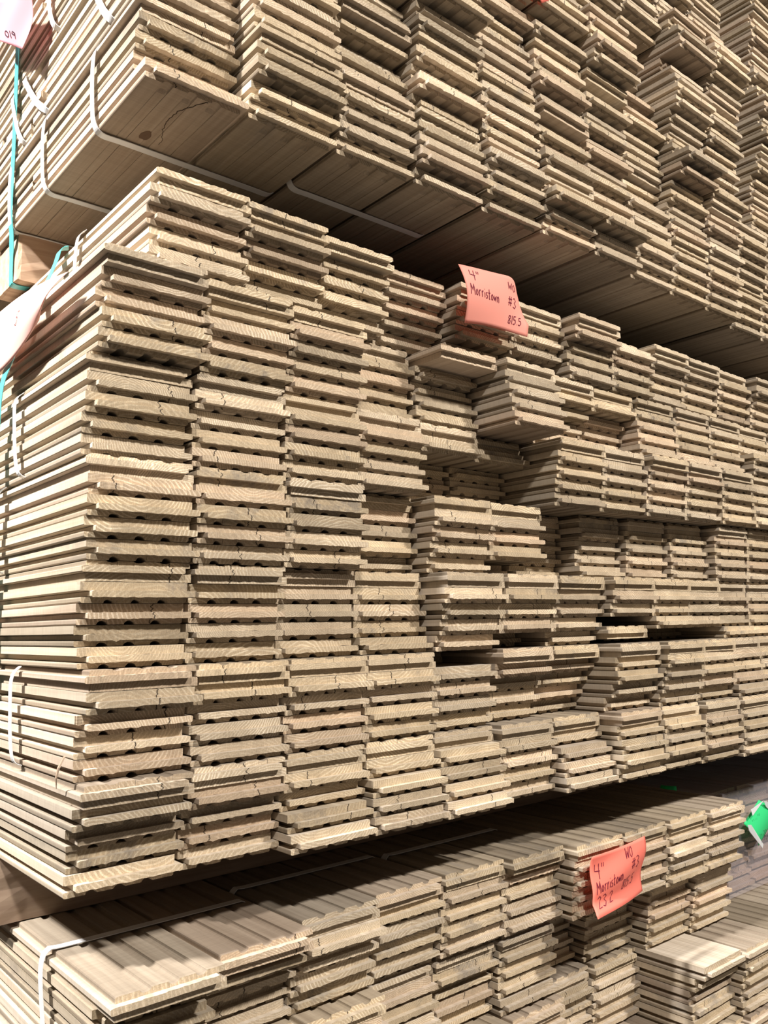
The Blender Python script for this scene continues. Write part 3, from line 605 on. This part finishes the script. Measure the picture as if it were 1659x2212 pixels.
tag('paper_tag', P4, 20, 16, PINK, [('L', .15, .80, .13, .5, 0), ('019', .38, .84, .14, 1.1, 0.0)], INKB, 'crumpled pink label at the top left corner above the teal strap', None, 0.0013)
def P5(s, t):
    TL = (0.545, -0.088, 0.995); TR = (0.605, -0.088, 1.012); BL = (0.570, -0.088, 0.9505); BR = (0.586, -0.088, 0.962)
    return lerp(lerp(TL, TR, s), lerp(BL, BR, s), t)
tag('paper_tag', P5, 8, 8, RED, [('U', .30, .72, .34, .55, 0)], INK, 'lower tip of a red tag cut off by the top edge of the photo', None, 0.0012)
def P6(s, t):
    T = (1.2528, 0.045, -0.1964); Rr = (1.3150, 0.045, -0.2300); L_ = (1.1930, 0.045, -0.2280); B = (1.2400, 0.045, -0.2735)
    p = lerp(lerp(T, Rr, s), lerp(L_, B, s), t); p[1] -= 0.008 * math.sin(math.pi * s) ; return p
GT = tag('paper_tag', P6, 16, 16, GREEN, [], INKB, 'bright green diamond-shaped tag on the plastic-wrapped stack at right')
def strokes_on(parent, P, items, ink, stroke, o):
    pass
def P6b(s, t):   # writing frame, level with the ground
    p = lerp(lerp((1.195, 0.032, -0.2050), (1.300, 0.032, -0.2050), s), lerp((1.195, 0.032, -0.2700), (1.300, 0.032, -0.2700), s), t); p[1] += -0.0005; return p
def write(P, texts, ink, stroke, parent):
    o = parent.location; V = []; F = []
    for (txt, s0, t0, hh, asp, slope) in texts:
        s = s0
        for ch in txt:
            for line in GL[ch]:
                pp = [np.array(P(s + a * hh * asp, t0 - b * hh + (s + a * hh * asp - s0) * slope)) - np.array(o) for a, b in line]
                for i, w_ in enumerate(pp):
                    d = pp[min(i + 1, len(pp) - 1)] - pp[max(i - 1, 0)]; d = d / (np.linalg.norm(d) + 1e-9); sd_ = np.cross((0, -1, 0), d)
                    V.append(w_ + sd_ * stroke / 2); V.append(w_ - sd_ * stroke / 2)
                    if i: k = len(V); F.append((k - 4, k - 3, k - 1, k - 2))
            s += (max([p[0] for ln in GL[ch] for p in ln]) + 0.16 if GL[ch] else 0.4) * hh * asp
    me = bpy.data.meshes.new('handwriting'); me.from_pydata([tuple(v) for v in V], [], F); me.materials.append(ink); me.update()
    link('handwriting', me, (0, 0, 0), parent=parent)
write(P6b, [('"', .22, .35, .22, .9, 0), ('7SqF', .36, .86, .26, .42, 0)], INKB, 0.0012, GT)
def fold(name, pts, material, parent, th=0.0005):
    o = np.array(parent.location); V = [tuple(np.array(p) - o) for p in pts] + [tuple(np.array(p) - o + np.array((0, th, 0))) for p in pts]; k = len(pts)
    F = [tuple(range(k)), tuple(reversed(range(k, 2 * k)))] + [(i, i + k, (i + 1) % k + k, (i + 1) % k) for i in range(k)]
    me = bpy.data.meshes.new(name); me.from_pydata(V, [], F); me.materials.append(material); me.update(); link(name, me, (0, 0, 0), parent=parent, label='white underside of the folded tag edge')
fold('folded_edge', [(1.2528, 0.036, -0.1964), (1.2050, 0.036, -0.2050), (1.2060, 0.034, -0.2150), (1.2420, 0.036, -0.2010)], WHITEP, GT)
fold('folded_edge', [(1.2528, 0.036, -0.1964), (1.2620, 0.034, -0.1990), (1.3120, 0.034, -0.2330), (1.3120, 0.036, -0.2420), (1.2600, 0.036, -0.2080)], WHITEP, GT)
fold('folded_edge', [(1.1930, 0.038, -0.2290), (1.1985, 0.034, -0.2290), (1.2400, 0.036, -0.2690), (1.2360, 0.036, -0.2750), (1.1950, 0.036, -0.2400)], WHITEP, GT)
def P7(s, t):
    return lerp(lerp((1.11, 0.150, -0.1645), (1.11, 0.120, -0.1630), s), lerp((1.11, 0.158, -0.180), (1.11, 0.118, -0.180), s), t) + np.array((-.004 * math.sin(3 * s), 0, 0))
tag('paper_tag', P7, 6, 4, GREEN, [], INKB, 'small dark green tag in the shadow behind the lower stack')

# ------------------------------------------------------------------ plastic-wrapped stack at the right
def wrapped(x0, y0, zb, ncol, nrow):
    for c in range(ncol):
        for k in range(nrow):
            seed = 90000 + c * 101 + k * 7; rn = random.Random(seed)
            ins = 0.02 * rn.random() + (0.012 if k == nrow - 1 else 0)
            V, F, L = board_geo(seed, False, 1.6, 0.007)
            A, Rg = board_attrs(seed, rn.uniform(0.62, 0.86), rn.random() * 0.5, len(V))
            me = mesh_from('greyed_board', V, F, {'board_loc': L, 'board_seed': A, 'board_ring': Rg}, GREY_OAK)
            link('greyed_board', me, (x0 + c * 0.1080 + rn.uniform(-.0008, .0008), y0 + ins, zb + k * RH), label='greyish board behind clear plastic, %s row up, %s column of the wrapped stack' % (ordn(k + 1), ordn(c + 1)), category='board', group='greyed boards inside the plastic wrap')
wrapped(1.165, 0.075, -0.3530, 6, 9)
mm, n, l = mat('clear_stretch_wrap'); out = n['Material Output']; g = G(mm); tc = n.new('ShaderNodeTexCoord')
p = n['Principled BSDF']; p.inputs['Base Color'].default_value = (0.75, 0.70, 0.74, 1); p.inputs['Roughness'].default_value = 0.12; p.inputs['Specular IOR Level'].default_value = 0.7
bm = n.new('ShaderNodeBump'); bm.inputs['Strength'].default_value = 0.9; bm.inputs['Distance'].default_value = 0.004
l.new(g.noise(g.vm('MULTIPLY', tc.outputs['Object'], (30.0, 30.0, 9.0)), 1.0, 5.0, 0.6), bm.inputs['Height']); l.new(bm.outputs[0], p.inputs['Normal'])
tr = n.new('ShaderNodeBsdfTransparent'); tr.inputs[0].default_value = (0.97, 0.95, 0.97, 1)
mx = n.new('ShaderNodeMixShader'); mx.inputs[0].default_value = 0.80
l.new(p.outputs[0], mx.inputs[1]); l.new(tr.outputs[0], mx.inputs[2]); l.new(mx.outputs[0], out.inputs[0])
WRAP = mm
def wrap_shell(x0, x1, y0, y1, z0, z1):
    rs = np.random.RandomState(5); nx, ny, nz = 40, 40, 14; V = []; F = []
    def grid(f, a, b):
        base = len(V)
        for j in range(b + 1):
            for i in range(a + 1): V.append(f(i / a, j / b))
        for j in range(b):
            for i in range(a):
                q = base + j * (a + 1) + i; F.append((q, q + 1, q + a + 2, q + a + 1))
    h = lambda a, b: 0.002 * math.sin(37 * a + 9 * b) * math.sin(23 * b + 5 * a) + 0.0012 * math.sin(91 * a - 40 * b)
    grid(lambda s, t: (x0 + (x1 - x0) * s, y0 + h(s, t) * min(1, 8 * s * (1 - s), 8 * t * (1 - t)), z0 + (z1 - z0) * t), nx, nz)
    grid(lambda s, t: (x0 + h(s, t) * min(1, 8 * s * (1 - s), 8 * t * (1 - t)), y1 + (y0 - y1) * s, z0 + (z1 - z0) * t), ny, nz)
    grid(lambda s, t: (x0 + (x1 - x0) * s, y0 + (y1 - y0) * t, z1 + h(s, t) * min(1, 8 * s * (1 - s), 8 * t * (1 - t))), nx, ny)
    grid(lambda s, t: (x1, y0 + (y1 - y0) * s, z0 + (z1 - z0) * t), ny, nz)
    me = bpy.data.meshes.new('plastic_wrap'); me.from_pydata([(a - x0, b - y0, c - z0) for a, b, c in V], [], F); me.materials.append(WRAP); me.update()
    for p_ in me.polygons: p_.use_smooth = True
    link('plastic_wrap', me, (x0, y0, z0), label='clear crinkled stretch wrap round the greyish stack at lower right', category='plastic wrap')
wrap_shell(1.158, 1.825, 0.062, 1.70, -0.3500, -0.1760)

# ------------------------------------------------------------------ splinters
def splinter(pts, r0, label):
    V = []; F = []; P_ = [np.array(p) for p in pts]; k = 5; o = P_[0]
    for i, p in enumerate(P_):
        r = r0 * (1 - 0.75 * i / (len(P_) - 1)) if i else r0 * .6
        for j in range(k):
            a = 2 * math.pi * j / k; V.append(tuple(p - o + np.array((math.cos(a) * r * .5, math.sin(a) * r, 0))))
    for i in range(len(P_) - 1):
        for j in range(k): F.append((i * k + j, i * k + (j + 1) % k, (i + 1) * k + (j + 1) % k, (i + 1) * k + j))
    F.append(tuple(reversed(range(k)))); F.append(tuple(range((len(P_) - 1) * k, len(P_) * k)))
    me = bpy.data.meshes.new('wood_splinter'); me.from_pydata(V, [], F); me.materials.append(SKID2); me.update()
    link('wood_splinter', me, tuple(o), label=label, category='splinter')
splinter([(-0.006, 0.004, 0.024), (-0.0095, 0.007, 0.015), (-0.0105, 0.010, 0.006), (-0.009, 0.013, -0.003)], 0.0030, 'long splinter hanging off the left corner of the middle stack, low down')
splinter([(0.044, -0.018, 0.0015), (0.052, -0.022, -0.0015), (0.058, -0.024, -0.004)], 0.0010, 'small pale splinter on the flipped board end below it, first column')
